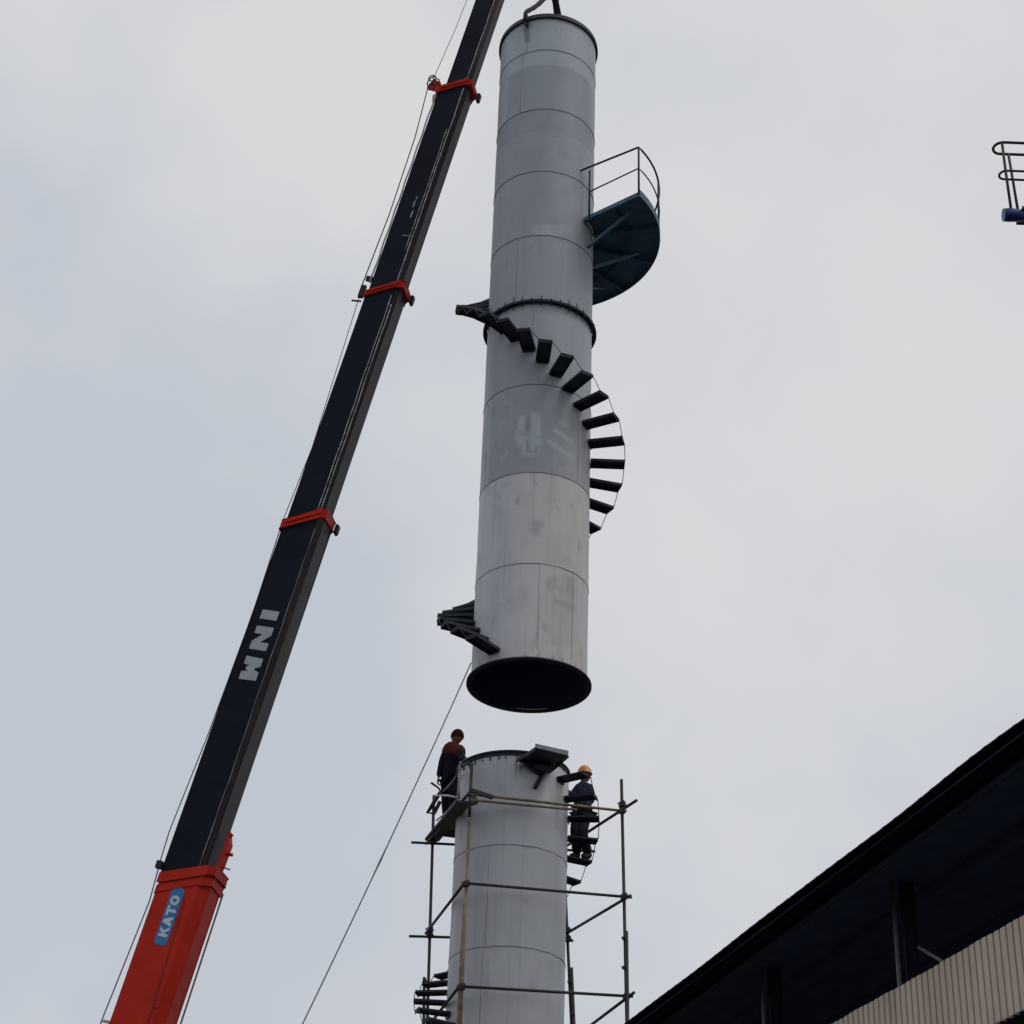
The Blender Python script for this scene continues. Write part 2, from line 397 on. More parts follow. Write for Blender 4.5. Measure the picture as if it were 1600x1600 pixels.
# platform with rail
PZ, PR = 25.19, 2.24
pa0, pa1 = 309, 192
def arc(cx, cy, R, z, a0, a1, n): return [V((cx, cy, z))+dirp(lerp(a0, a1, i/n))*R for i in range(n+1)]
b = MB()
inn = arc(UX, UY, UR+.006, PZ, pa0, pa1, 40); outr = arc(UX, UY, PR, PZ, pa0, pa1, 40)
vs = inn+outr+[p+V((0, 0, .008)) for p in inn+outr]; K = 41
fs = []
for i in range(40):
    fs += [(i, K+i, K+i+1, i+1), (2*K+i, 2*K+i+1, 3*K+i+1, 3*K+i), (i, i+1, 2*K+i+1, 2*K+i), (K+i, 3*K+i, 3*K+i+1, K+i+1)]
fs += [(0, 2*K, 3*K, K), (K-1, 2*K-1, 4*K-1, 3*K-1)]
b.add(vs, fs)
pl = b.build('platform_deck', M['teal'], up_t)
b = MB()
def arcplate(b, R, z0, z1, a0, a1, th=.010, n=40):
    A = arc(UX, UY, R, z0, a0, a1, n); B = arc(UX, UY, R+th, z0, a0, a1, n); h = V((0, 0, z1-z0)); K = n+1
    vs = A+B+[p+h for p in A]+[p+h for p in B]; fs = []
    for i in range(n):
        fs += [(i, i+1, K+i+1, K+i), (2*K+i, 3*K+i, 3*K+i+1, 2*K+i+1), (i, 2*K+i, 2*K+i+1, i+1), (K+i, K+i+1, 3*K+i+1, 3*K+i)]
    fs += [(0, K, 3*K, 2*K), (K-1, 3*K-1, 4*K-1, 2*K-1)]
    b.add(vs, fs)
arcplate(b, PR+.002, PZ-.09, PZ+.07, pa0, pa1)
arcplate(b, 1.62, PZ-.075, PZ-.004, pa0-1, pa1+1)
b.build('edge_beam', M['teal'], pl)
for ph in (pa0-.6, 282, 255, 228, 202):
    d = dirp(ph); t = Z.cross(d); c = V((UX, UY, PZ)); b = MB()
    b.box(c+d*((UR+PR)/2)-Z*.045, (d, t, Z), ((PR-UR)/2-.01, .012, .040))
    b.box(c+d*((UR+PR)/2)-Z*.088, (d, t, Z), ((PR-UR)/2-.01, .030, .004))
    b.build('radial_beam', M['teal'], up_t)
for ph in (300, 262, 222):
    d = dirp(ph); c = V((UX, UY, PZ)); b = MB(); t = Z.cross(d)
    p0, p1 = c+d*(UR+.01)-Z*.62, c+d*(PR-.35)-Z*.10; ax = (p1-p0).normalized()
    b.box((p0+p1)/2, (ax, t, ax.cross(t)), ((p1-p0).length/2, .028, .006)); b.box((p0+p1)/2+ax.cross(t)*.03, (ax, t, ax.cross(t)), ((p1-p0).length/2, .005, .028))
    b.build('bracket', M['teal'], up_t)
RH = 1.10
top = arc(UX, UY, PR, PZ+RH, pa0, pa1, 36); midr = arc(UX, UY, PR, PZ+.58, pa0, pa1, 36)
gr = MB()
e0 = V((UX, UY, PZ+RH))+dirp(pa0+6)*(UR-.005)
gr.tube([e0, e0+dirp(pa0)*.10]+top, .020, 8)
gr.tube([V((UX, UY, PZ+.58))+dirp(pa0)*(UR+.12)]+midr, .014, 8)
gro = gr.build('guard_rail', M['dark'], up_t)
for ph, R2 in ((pa0, UR+.13), (pa0, PR), (282, PR), (255, PR), (228, PR), (200, PR)):
    p = V((UX, UY, PZ))+dirp(ph)*R2; b = MB(); b.tube([p-Z*.05, p+Z*RH], .020, 8); b.build('rail_post', M['dark'], gro)

# ------------------------------------------------------------------ lower chimney
LX, LY, LR = .19, 29.8, .925
LZ1 = 14.42
def paint_lo(a, z, p):
    if abs(a) > 110 or z < 8.5: return (.42, .44, .47)
    x, y = proj(p); t = nz3(p, 1.2)*.5+.5
    c = mixc((.44, .46, .50), (.52, .53, .55), t)
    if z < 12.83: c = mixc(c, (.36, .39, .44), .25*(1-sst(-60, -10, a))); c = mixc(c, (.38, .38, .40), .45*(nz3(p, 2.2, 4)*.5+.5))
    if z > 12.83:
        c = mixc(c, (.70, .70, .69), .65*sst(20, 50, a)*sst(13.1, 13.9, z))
        c = mixc(c, (.70, .68, .64), .35*soft(846, 882, 1215, 1262, x, y, 8))
    # drips under the rim
    if z > 13.9:
        for q, l, wd in ((-52, .18, 2.0), (-38, .12, 1.6), (-26, .10, 1.3), (-15, .13, 1.3), (-8, .09, 1.2), (2, .5, 1.6), (6, .45, 2.2), (14, .14, 1.4), (22, .22, 1.4), (-44, .10, 1.2), (-20, .06, 1.0)):
            c = mixc(c, (.10, .11, .13), .75*(1-sst(.3, wd, abs(a-q+ (LZ1-z)*4*math.sin(q*3))))*(1-sst(l*.5, l, LZ1-z)))
        c = mixc(c, (.12, .12, .14), .8*seg(852, 1206, 838, 1232, 5, x, y))
    c = mixc(c, (.25, .25, .26), .30*sst(.25, .6, nz3(p, 3.7, 5)))
    c = mixc(c, (.24, .25, .28), .26*sst(.05, .5, nz3(p, 1.1, 41)))
    rs = noise.noise(V((a*.3, 8, z*.3)))
    return mixc(c, (.30, .30, .31), .25*sst(.2, .55, rs))
lo_t = thing('chimney_section', (LX, LY, 0), 'lower standing grey chimney section inside the tube scaffold with its open dark rim on top', 'chimney', 'grey steel chimney sections being joined')
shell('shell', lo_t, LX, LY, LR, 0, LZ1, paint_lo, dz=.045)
for z in (12.83, 11.17, 9.5): weld_ring(lo_t, LX, LY, LR, z)
for a, z0, z1 in ((-22, 11.2, 12.83), (-25, 9.5, 11.1)): weld_line(lo_t, LX, LY, LR, a, z0, z1)
b = MB(); b.ring((LX, LY, LZ1), LR-.03, LR+.03, .035); b.ring((LX, LY, LZ1-.05), LR+.002, LR+.018, .046)
b.build('top_rim', M['dark'], lo_t)
for a in (-62, -52, -43, -34, -25, -16, -9, 4, 16, 62, 74):      # little fit-up cleats under the rim
    d = V((math.sin(R_(a)), -math.cos(R_(a)), 0)); b = MB(); b.box(V((LX, LY, LZ1-.075-.02*math.sin(a*2)))+d*(LR+.012), (d, Z.cross(d), Z), (.010, .007, .035+.02*math.sin(a*3))); b.build('cleat', M['dark'], lo_t)
b = MB()
steps = []
for k in range(-28, 3):
    z = 13.65+(.25*k if k > -2 else .25*-2+.24*(k+2))
    steps.append((275+14.5*k, z))
stair(lo_t, LX, LY, LR, 1.43, steps, lip=.016, w=.215)
# tilted landing plate at the rim
P = [atZ(806, 1189, 14.23), atZ(836, 1168, 14.24), atZ(888, 1181, 14.24), atZ(857, 1206, 14.23)]
b = MB(); b.prism(P, (0, 0, .012))
ld = b.build('landing_plate', M['dark'], lo_t)
b = MB(); ins = .0
b.prism([P[1]-V((0, .012, 0)), P[2]-V((0, .012, 0)), P[2]-V((0, .012, -.085)), P[1]-V((0, .012, -.065))], (0, .010, 0))
b.build('toe_plate', M['plate'], ld)
b = MB()
for A_, B_ in ((P[0], P[1]), (P[2], P[3])):
    b.prism([A_-Z*.001, B_-Z*.001, B_-Z*.05, A_-Z*.03], (.010, 0, 0))
q0 = atY(850, 1206, 28.98); q1 = atY(836, 1231, 28.90)
b.tube([q0, q1], .035, 6)
b.tube([atY(814, 1187, 28.75), atY(842, 1207, 28.93), atY(855, 1204, 29.0)], .045, 6)
b.box(atY(846, 1200, 28.85), ((1, .3, 0), (-.3, 1, 0), (0, 0, 1)), (.16, .06, .05))
b.build('bracket', M['dark'], ld)

# ------------------------------------------------------------------ scaffold
sc = thing('tube_scaffold', (.4, 29.8, 0), 'rusty tube scaffold of poles and ledgers around the lower chimney section', 'scaffold')
def extend(P0, P1, z):   # point on the line P0 P1 at height z
    t = (z-P0.z)/(P1.z-P0.z); return P0+(P1-P0)*t
YF = 28.75
poles = {
 'FR': (atY(971, 1218, 28.98), atY(979.5, 1600, 28.98)),
 'FL': (atY(737, 1192, 28.60), atY(719, 1600, 28.60)),
 'BL': (atY(678, 1243, 31.25), atY(667.5, 1600, 31.25)),
 'BR': (atY(881, 1345, 31.15), atY(893, 1600, 31.15))}
pr = .026
pbot = {}
for nme, (A_, B_) in poles.items():
    bt = extend(A_, B_, 0); pbot[nme] = bt
    b = MB()
    if nme == 'FL':
        s1 = extend(A_, B_, 13.15); b.cur = 0; b.tube([A_, s1], pr, 10); b.cur = 1; b.tube([s1, extend(A_, B_, 8.5)], pr, 10); b.cur = 0; b.tube([extend(A_, B_, 8.5), bt], pr, 10)
        b.build('scaffold_pole', [M['tube'], M['ochre_lit']], sc)
    else:
        b.tube([A_, bt], pr, 10); b.build('scaffold_pole', M['tube'], sc)
# lapped lower poles
for (x, y, x2, y2, Y, mm) in ((979, 1455, 981, 1600, 28.90, 'tube'), (725.5, 1412, 715, 1600, 28.66, 'ochre_lit'), (893, 1512, 897, 1600, 31.10, 'tube'), (663, 1527, 662, 1600, 31.2, 'tube')):
    A_, B_ = atY(x, y, Y), atY(x2, y2, Y); b = MB(); b.tube([A_, extend(A_, B_, 0)], pr, 10); b.build('scaffold_pole', M[mm], sc)
def px(nme, y):         # centre line of a pole at image height y
    A_, B_ = poles[nme]; lo, hi = -1, 2
    for _ in range(40):
        m_ = (lo+hi)/2
        if proj(A_+(B_-A_)*m_)[1] < y: lo = m_
        else: hi = m_
    return A_+(B_-A_)*lo
def ledger(P0, P1, mm='tube', e0=.15, e1=.15, r=.024, off=V((0, 0, 0)), bend=0):
    d = (P1-P0).normalized(); mid = (P0+P1)/2+V((0, 0, bend)); b = MB()
    b.tube([P0-d*e0+off, mid+off, P1+d*e1+off] if bend else [P0-d*e0+off, P1+d*e1+off], r, 8); return b.build('ledger', M[mm], sc)
fo = V((0, -.055, 0)); so_ = V((.0, 0, .055))
ledger(px('FL', 1243), px('FR', 1269), 'ochre_lit', .04, .06, off=fo)
A_ = px('FL', 1252)+fo; B_ = A_+(px('FR', 1274)-px('FL', 1252))*.70; b = MB(); b.tube([A_, B_], .022, 8); b.build('ledger', M['ochre_lit'], sc)
ledger(px('FL', 1382), px('FR', 1403), off=fo, e0=.05, e1=.12)
ledger(px('FL', 1543), px('FR', 1558), off=fo, e0=.05, e1=.10)
ledger(px('BL', 1316), px('BR', 1326), e0=.37, e1=.55, off=-fo)
ledger(px('BL', 1462), px('BR', 1468), e0=.35, e1=.10, off=-fo)
ledger(px('FL', 1383), px('BL', 1456), e0=.1, e1=.1, off=V((-.05, 0, 0)))
ledger(px('FL', 1543), px('BL', 1612), e0=.1, e1=.1, off=V((-.05, 0, 0)))
ledger(px('FL', 1243), px('BL', 1312), e0=.1, e1=.28, off=V((-.05, 0, .0)))
ledger(px('FR', 1262), px('BR', 1322), e0=.42, e1=.2, off=V((.05, 0, 0)))
ledger(px('FR', 1402), px('BR', 1455), e0=.12, e1=.0, off=V((.05, 0, 0)))
ledger(px('FR', 1556), px('BR', 1620), e0=.18, e1=.1, off=V((.05, 0, 0)))
# hand rails of the corner by the first worker
def rail(pts, r, mm='tube', name='brace'):
    b = MB(); b.tube(pts, r, 8); return b.build(name, M[mm], sc)
rail([atY(679, 1243, 31.2), atY(700, 1243, 30.0), atY(717, 1247, 29.0)], .018, 'rail')
rail([atY(690, 1240, 31.0), atY(705, 1224, 30.2), atY(720, 1203, 29.1)], .018, 'steel')
rail([atY(717, 1248, 29.0), atY(717, 1220, 29.0), atY(719, 1196, 29.0)], .018, 'rail')
rail([atY(682, 1282, 31.1), atY(697, 1270, 30.4), atY(714, 1250, 29.2)], .016, 'rail')
rail([atY(688, 1238, 31.1), atY(676, 1257, 31.25), atY(668, 1270, 31.3), atY(678, 1271, 31.3), atY(688, 1252, 31.2)], .035)
rail([atY(720, 1196, 29.0), atY(737, 1192, 28.7)], .022)
# couplers
def coupler(c, s=.05):
    b = MB(); b.box(c, ((1, .2, .1), (-.2, 1, 0), (0, 0, 1)), (s, s*.85, s*.9)); b.tube([c+V((-s*1.6, -.02, .01)), c+V((s*1.5, -.02, -.01))], .014, 6)
    b.tube([c+V((.02, -.05, -s*1.4)), c+V((.02, -.05, s*1.2))], .012, 6)
    return b.build('coupler', M['tube'], sc, bevel=.008)
for nme, ys in (('FL', (1382, 1543)), ('FR', (1258, 1268, 1402, 1558)), ('BL', (1316, 1454, 1462)), ('BR', (1455, 1468))):
    for y in ys: coupler(px(nme, y)+V((0, -.03, 0)))
for x, y, Y in ((975, 1466, 28.93), (975, 1512, 28.93), (890, 1535, 31.1), (894, 1585, 31.1), (664, 1534, 31.2)): coupler(atY(x, y, Y), .028)
b = MB(); c = px('FL', 1243)
b.box(c+V((.17, -.05, .02)), ((1, .08, -.28), (0, 1, 0), (.28, 0, 1)), (.20, .03, .035)); b.box(c+V((.05, -.02, -.08)), ((1, 0, .4), (0, 1, 0), (-.4, 0, 1)), (.06, .04, .08))
b.build('coupler', M['tube'], sc, bevel=.01)
# boards resting on the tubes
def board(P0, P1, wd, th, label, side):
    d = (P1-P0); L = d.length; d.normalize(); t = V(side); t = (t-d*t.dot(d)).normalized(); nn = d.cross(t)
    b = MB(); b.box((P0+P1)/2, (d, t, nn), (L/2, wd/2, th/2))
    o = b.build('scaffold_board', M['wood'], None, bevel=.006)
    c = (P0+P1)/2
    for v in o.data.vertices: v.co -= c
    o.location = c; return tag(o, label, 'board', 'dark boards laid on the scaffold corner')
zb = px('BL', 1312).z
board(px('BL', 1304)+V((-.02, .25, 0)), px('FL', 1250)+V((-.10, -.05, -.06)), .25, .05, 'long dark board sloping up from the left scaffold pole to the front pole', (1, 0, 0))
bp0, bp1 = atZ(676, 1297, zb+.02), atZ(722, 1303, zb+.02)
board(bp0, bp1, .34, .05, 'short dark board under the boots of the worker in the rust red top', (0, 1, 0))

# ------------------------------------------------------------------ crane
b0 = V((-5.04, 30, 12.72)); ba = (V((-.91, 29.2, 31.8))-b0).normalized()
bs = ba.cross(Z).normalized()
if bs.y > 0: bs = -bs
bt = ba.cross(bs).normalized()
if bt.z < 0: bt = -bt                     # towards the top side of the boom
crane = thing('mobile_crane', b0+ba*-11.3, 'telescopic crane boom with red base section and black upper sections leaning in from the left', 'crane')
def bp(t, s=0, h=0): return b0+ba*t+bs*s+bt*h
def bsec(name, t0, t1, W, H, mats, ch=.08, und=1, parent=crane, k0=0, k1=0, dh=0):
    # W across, H high, lower corners chamfered like a formed boom plate
    hw, hh = W/2, H/2
    prof = [(hw, hh), (-hw, hh), (-hw, -hh+ch), (-hw+ch, -hh), (hw-ch, -hh), (hw, -hh+ch)]
    b = MB(); n = len(prof)
    vs = [bp(t-k*h, s, h+dh) for t, k in ((t0, k0), (t1, k1)) for s, h in prof]      # ends cut on the slant: the lower edge reaches further
    for i in range(n):
        j = (i+1) % n; b.cur = und if i in (2, 3, 4) else 0
        o = len(b.v); b.add([vs[i], vs[j], vs[n+j], vs[n+i]], [(0, 1, 2, 3)])
    b.cur = 0; b.add(vs[:n], [tuple(range(n))]); b.add(vs[n:], [tuple(reversed(range(n)))])
    # weld coincident corners
    o = b.build(name, mats, parent)
    bm = bmesh.new(); bm.from_mesh(o.data); bmesh.ops.remove_doubles(bm, verts=bm.verts, dist=1e-4)
    ed = [e for e in bm.edges if len(e.link_faces) == 2 and e.calc_face_angle(0) > .3]
    bmesh.ops.bevel(bm, geom=ed, offset=.012, segments=2, affect='EDGES'); bmesh.ops.recalc_face_normals(bm, faces=bm.faces)
    bm.to_mesh(o.data); bm.free(); return o
BM = [M['boom'], M['boomrust']]
dims = {0: (.74, .82), 1: (.62, .69), 2: (.55, .61), 3: (.51, .57), 4: (.42, .47)}
DH = {1: -.04, 2: -.02, 3: -.02, 4: -.06}
KS = .50; DB = -.16; TB = -.24
base = bsec('base_section', -11.3, TB, *dims[0], [M['red'], M['red']], ch=.15, k1=KS*.7, dh=DB)
s1 = bsec('boom_section', -.30, 6.52, *dims[1], BM, k0=KS*.7, k1=KS, dh=DH[1]); s2 = bsec('boom_section', 6.1, 11.69, *dims[2], BM, k1=KS, dh=DH[2])
s3 = bsec('boom_section', 11.3, 16.91, *dims[3], BM, k1=KS, dh=DH[3]); s4 = bsec('boom_section', 16.5, 25.6, *dims[4], BM, ch=.06, dh=DH[4])
def collar(t, W, H, th, gx=.05):
    c = bsec('collar', t-th, t, W+gx*2, H+gx*2, [M['red'], M['red']], ch=.12, k0=KS*.7, k1=KS*.7, dh=DB)
    c2 = bsec('collar', t-th*2.2, t-th*1.35, W+gx*1.1, H+gx*1.1, [M['red'], M['red']], ch=.13, k0=KS*.75, k1=KS*.75, dh=DB)
    return c
cb = collar(.04+TB, *dims[0], .15, .030)
def single_collar(t, W, H, th, gx, dh=-.03):
    c = bsec('collar', t-th, t, W+gx*2, H+gx*2, [M['red'], M['red']], ch=.10, k0=KS, k1=KS, dh=dh)
    hw, hh = W/2+gx, H/2+gx; tl = t+KS*hh
    b = MB(); b.tube([bp(t-th*.5-KS*h*hh, hw+.006, h*hh+dh) for h in (-.8, 0, .85)], .018, 6); b.build('collar_rib', M['red'], c)
    b = MB(); b.box(bp(tl-th*.6, -hw+.06, -hh-.045+dh), (ba, bs, bt), (.10, .07, .035)); b.build('wear_pad_holder', M['boomrust'], c, bevel=.02)
    return c
c1 = single_collar(6.56, *dims[1], .18, .032)
c2 = single_collar(11.73, *dims[2], .15, .045)
c3 = single_collar(16.95, *dims[3], .16, .045)
# rope guides on the top side
b = MB(); hh = dims[3][1]/2
for s in (-.18, .18): b.prism([bp(16.72, s, hh+.02), bp(16.98, s, hh+.02), bp(17.05, s, hh+.16), bp(16.95, s, hh+.27), bp(16.78, s, hh+.24)], bs*.02)
gd = b.build('rope_guide', M['red'], crane)
for k, (dt, h) in enumerate(((16.84, .20), (17.0, .14), (17.08, .24))):
    b = MB(); b.tube([bp(dt+.075*math.cos(q*math.pi/8), .20, hh+h+.075*math.sin(q*math.pi/8)) for q in range(17)], .014, 6); b.build('guide_roller', M['boomrust'], gd)
b = MB(); b.tube([bp(16.80, .2, hh+.22), bp(16.92, .2, hh+.31), bp(17.05, .2, hh+.30), bp(17.14, .2, hh+.20)], .015, 6)
b.build('guide_hoop', M['boomrust'], gd)
b = MB(); h2 = dims[2][1]/2
b.box(bp(11.55, .25, h2+.09), (ba, bs, bt), (.14, .03, .05)); b.tube([bp(11.30, .28, h2+.03), bp(11.30, .28, h2+.22)], .02, 6); b.box(bp(11.9, .2, h2+.06), (ba, bs, bt), (.05, .03, .06))
b.build('rope_guide', M['boomrust'], crane)
# red bracket on the underside above the base
b = MB(); h0 = dims[0][1]/2-DB-.075
b.prism([bp(-.35, .12, -h0-.02), bp(.1, .12, -h0-.07), bp(.45, .12, -h0-.08), bp(.62, .12, -h0-.01), bp(.62, .12, -h0-.01), bp(-.05, .12, -h0-.01)], -bs*.2)
b.tube([bp(.28, .0, -h0-.08), bp(.28, .0, -h0-.16)], .03, 6); b.tube([bp(.05, .0, -h0-.05), bp(.03, .0, -h0-.20)], .012, 6)
b.tube([bp(.55, .05, -h0+.0), bp(.62, .05, -h0-.05)], .05, 8)
b.build('underside_bracket', M['red'], crane)
# stiffening panel on the red base
b = MB(); sf = dims[0][0]/2
pts = [bp(-.62, sf+.004, -.22), bp(-.70, sf+.004, -.27), bp(-1.0, sf+.004, -.29), bp(-1.6, sf+.004, -.31), bp(-2.4, sf+.004, -.345), bp(-3.2, sf+.004, -.36), bp(-11, sf+.004, -.36)]
b.tube(pts, .010, 6)
b.box(bp(-2.45, sf+.001, -.39), (ba, bs, bt), (.012, .008, .04))
b.build('panel_seam', mat('seam_shadowless_dark_red', (.16, .012, .008), .6), base)
# pale strips along the lower corners
def strip(t0, t1, s, h, r, mm, name='edge_strip', parent=None, wob=.004):
    b = MB(); k = int((t1-t0)/.25)+1
    b.tube([bp(lerp(t0, t1, i/k), s, h+wob*math.sin(i*1.7)+wob*math.sin(i*.61)) for i in range(k+1)], r, 6); return b.build(name, M[mm], parent)
strip(-.1, 6.3, dims[1][0]/2+.004, DH[1]-dims[1][1]/2+.085, .007, 'edge_highlight', parent=s1)  # thin pale strip paints a bright highlight along this edge
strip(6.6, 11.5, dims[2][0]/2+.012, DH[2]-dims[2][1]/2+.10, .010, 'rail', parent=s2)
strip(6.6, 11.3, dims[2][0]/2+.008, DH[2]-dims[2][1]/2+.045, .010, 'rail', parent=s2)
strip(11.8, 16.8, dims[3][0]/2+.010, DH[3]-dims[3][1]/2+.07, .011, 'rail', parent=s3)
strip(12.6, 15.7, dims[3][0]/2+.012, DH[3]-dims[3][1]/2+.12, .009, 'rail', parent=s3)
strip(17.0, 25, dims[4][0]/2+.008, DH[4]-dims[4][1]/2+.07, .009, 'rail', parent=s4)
# ropes on the top side (distance from the plate changes along the boom)
def rope(pts, r=.011, wob=0): 
    b = MB(); b.tube([bp(*p) for p in pts], r, 6); return b.build('hoist_rope', M['rope'], crane)
rope([(-11.3, .25, .62), (-3.1, .25, .46), (-2.7, .25, .45), (-.8, .25, .36), (-.05, .25, .42)])
rope([(-.05, .25, .42), (.4, .25, .44), (2.2, .25, .36), (4.5, .25, .325), (6.4, .25, .37)], .010)
rope([(6.4, .25, .37), (8, .2, .325), (11.5, .2, .44)], .008)
rope([(11.6, .2, .47), (13.5, .2, .42), (15.5, .2, .45), (16.82, .2, .55)], .012)
rope([(17.06, .2, .50), (18.5, .2, .40), (20, .2, .36), (25.6, .2, .34)], .007)
rope([(-11.3, -.40, -.625), (-.28, -.36, -.56)], .016)
b = MB(); b.box(bp(-2.8, .25, .38), (ba, bs, bt), (.02, .02, .08)); b.build('rope_guide', M['rail'], crane)
b = MB(); b.box(bp(-.20, .3, .38), (ba, bs, bt), (.06, .05, .05)); b.build('rope_guide', M['boomrust'], crane)
# pale strip standing in for the bright gap atop the third section
b = MB(); b.tube([bp(lerp(11.8, 16.7, i/30), .22, dims[3][1]/2+.035+.008*math.sin(i*1.3)) for i in range(31)], .018, 8); b.build('bright_gap_strip', mat('pale_gap_tone', (.50, .53, .58), .5), crane)
# head and hook above the frame
b = MB()
for s in (-.2, .2): b.prism([bp(25.3, s, .2), bp(25.3, s, -.25), bp(25.9, s, -.45), bp(26.3, s, -.1), bp(26.1, s, .3)], bs*.03)
for t_, h_ in ((25.9, -.25), (26.0, .1)): b.tube([bp(t_, -.15, h_), bp(t_, .15, h_)], .22, 20)
b.build('boom_head', M['boom'], crane)
hook = V((UX+.05, UY, 31.85))
b = MB()
for s in (-.06, .06): b.tube([bp(25.9, s, -.45), hook+V((s, 0, 1.0))], .011, 6)
b.build('hoist_rope', M['rope'], crane)
b = MB(); b.box(hook+V((0, 0, .75)), ((1, 0, 0), (0, 1, 0), (0, 0, 1)), (.22, .10, .26))
b.tube([hook+V((0, 0, .5)), hook+V((0, 0, .25)), hook+V((.10, 0, .13)), hook+V((.09, 0, .0)), hook+V((0, 0, -.05)), hook+V((-.09, 0, .02))], [.05, .045, .04, .045, .04, .02], 8)
b.build('hook_block', M['red'], crane, bevel=.01)
# foot of the crane (below the picture)
b = MB(); ft = bp(-11.3)
b.box((ft.x-.5, ft.y, 1.15), ((1, 0, 0), (0, 1, 0), (0, 0, 1)), (1.5, 1.2, .35)); b.build('turntable', M['red'], crane, bevel=.05)
b = MB(); b.box((ft.x+1.0, ft.y, .72), ((1, 0, 0), (0, 1, 0), (0, 0, 1)), (4.6, 1.25, .22))
b.build('carrier_frame', M['boom'], crane, bevel=.04)
for dx in (-3.4, -2.1, 3.4, 4.7):
    for s in (-1, 1):
        b = MB(); c = V((ft.x+1.0+dx, ft.y+s*1.1, .52)); b.tube([c-V((0, .18, 0)), c+V((0, .18, 0))], .52, 28); wl = b.build('wheel', M['boom'], crane, bevel=.03)
        b = MB(); b.tube([c+V((0, s*.182, 0)), c+V((0, s*.20, 0))], .26, 20); b.build('rim', M['rail'], wl)
# lettering, built flat and laid on the side plate
GLY = {
 'W': [[(0, 1), (.34, 1), (.38, .62), (.44, .80), (.56, .80), (.62, .62), (.66, 1), (1, 1), (.97, 0), (.62, 0), (.54, .30), (.46, .30), (.38, 0), (.03, 0)]],
 'N': [[(0, 0), (.33, 0), (.33, .50), (.66, 0), (1, 0), (1, 1), (.67, 1), (.67, .5), (.34, 1), (0, 1)]],
 'I': [[(0, 0), (1, 0), (1, 1), (0, 1)]],
 'K': [[(0, 0), (.3, 0), (.3, .34), (.42, .44), (.66, 0), (1.02, 0), (.64, .62), (.98, 1), (.6, 1), (.3, .62), (.3, 1), (0, 1)]],
 'A': [[(0, 0), (.30, 0), (.36, .2), (.64, .2), (.70, 0), (1, 0), (.66, 1), (.34, 1)]],
 'T': [[(.35, 0), (.65, 0), (.65, .74), (1, .74), (1, 1), (0, 1), (0, .74), (.35, .74)]],
}
def letter(b, ch, t, h, wd, ht, s):     # text runs up the boom, letter tops towards the boom's top side
    if ch == 'O':
        n = 20; V2 = []
        for k in range(n):
            a = 2*math.pi*k/n; V2.append((.5+.5*math.cos(a), .5+.5*math.sin(a))); 
        inn = [(.5+(x-.5)*.42, .5+(y-.5)*.48) for x, y in V2]
        for k in range(n):
            j = (k+1) % n; q = [V2[k], V2[j], inn[j], inn[k]]
            b.prism([bp(t+x*wd, s, h+y*ht) for x, y in q], bs*.003)
        return
    for poly in GLY[ch]: b.prism([bp(t+x*wd, s, h+y*ht) for x, y in poly], bs*.003)
sd1 = dims[1][0]/2+.002
def tat(y):
    lo, hi = -12, 30
    for _ in range(50):
        m_ = (lo+hi)/2
        if proj(bp(m_))[1] > y: lo = m_
        else: hi = m_
    return lo
for ch, ya, yb in (('W', 1080, 1044), ('N', 1033, 997), ('I', 986, 972)):
    b = MB(); t0 = tat(ya-5); t1 = tat(yb-5)
    letter(b, ch, t0, -.175, t1-t0, .315, sd1); b.build('letter', M['greyletter'], s1)
# badge
sd0 = dims[0][0]/2
t0, t1 = tat(1479)-.08, tat(1386)-.13; hb, wb = .045+DB, .11
def stadium(t0, t1, h, wd, r, s):
    pts = []
    for (ct, chh, a0) in ((t1-r, h+wd-r, 0), (t0+r, h+wd-r, 90), (t0+r, h-wd+r, 180), (t1-r, h-wd+r, 270)):
        for k in range(5): a = R_(a0+k*22.5); pts.append(bp(ct+r*math.cos(a), s, chh+r*math.sin(a)))
    return pts
b = MB(); b.prism(stadium(t0, t1, hb, wb, .06, sd0+.002), bs*.005); badge = b.build('badge', M['blue'], base)
tl0, tl1 = tat(1466)-.09, tat(1400)-.11; wl_ = (tl1-tl0)/4
for i, ch in enumerate('KATO'):
    b = MB(); letter(b, ch, tl0+i*wl_+.01, hb-.078, wl_*.94, .156, sd0+.0075); b.build('letter', M['white'], badge)
# worn pale marks on the third section
b = MB(); s3f = dims[3][0]/2+.002
for (x0, y0, x1, y1, r) in ((651, 307, 651, 311, .012), (649, 313, 645, 324, .014), (646, 328, 641, 340, .014), (628, 368, 640, 368, .008)):
    def hit(x, y):     # where a sight line meets the side plate
        v = ray(x, y); o = bp(0, s3f, 0); t = (o-EYE).dot(bs)/v.dot(bs); return EYE+v*t
    A_, B_ = hit(x0, y0), hit(x1, y1); d = (B_-A_).normalized(); sd_ = d.cross(bs)
    b.prism([A_-sd_*r*.4, A_+sd_*r*.4, (A_+B_)/2+sd_*r, B_+sd_*r*.5, B_-sd_*r*.5, (A_+B_)/2-sd_*r], bs*.002)
b.build('worn_marking', M['greyletter'], s3)

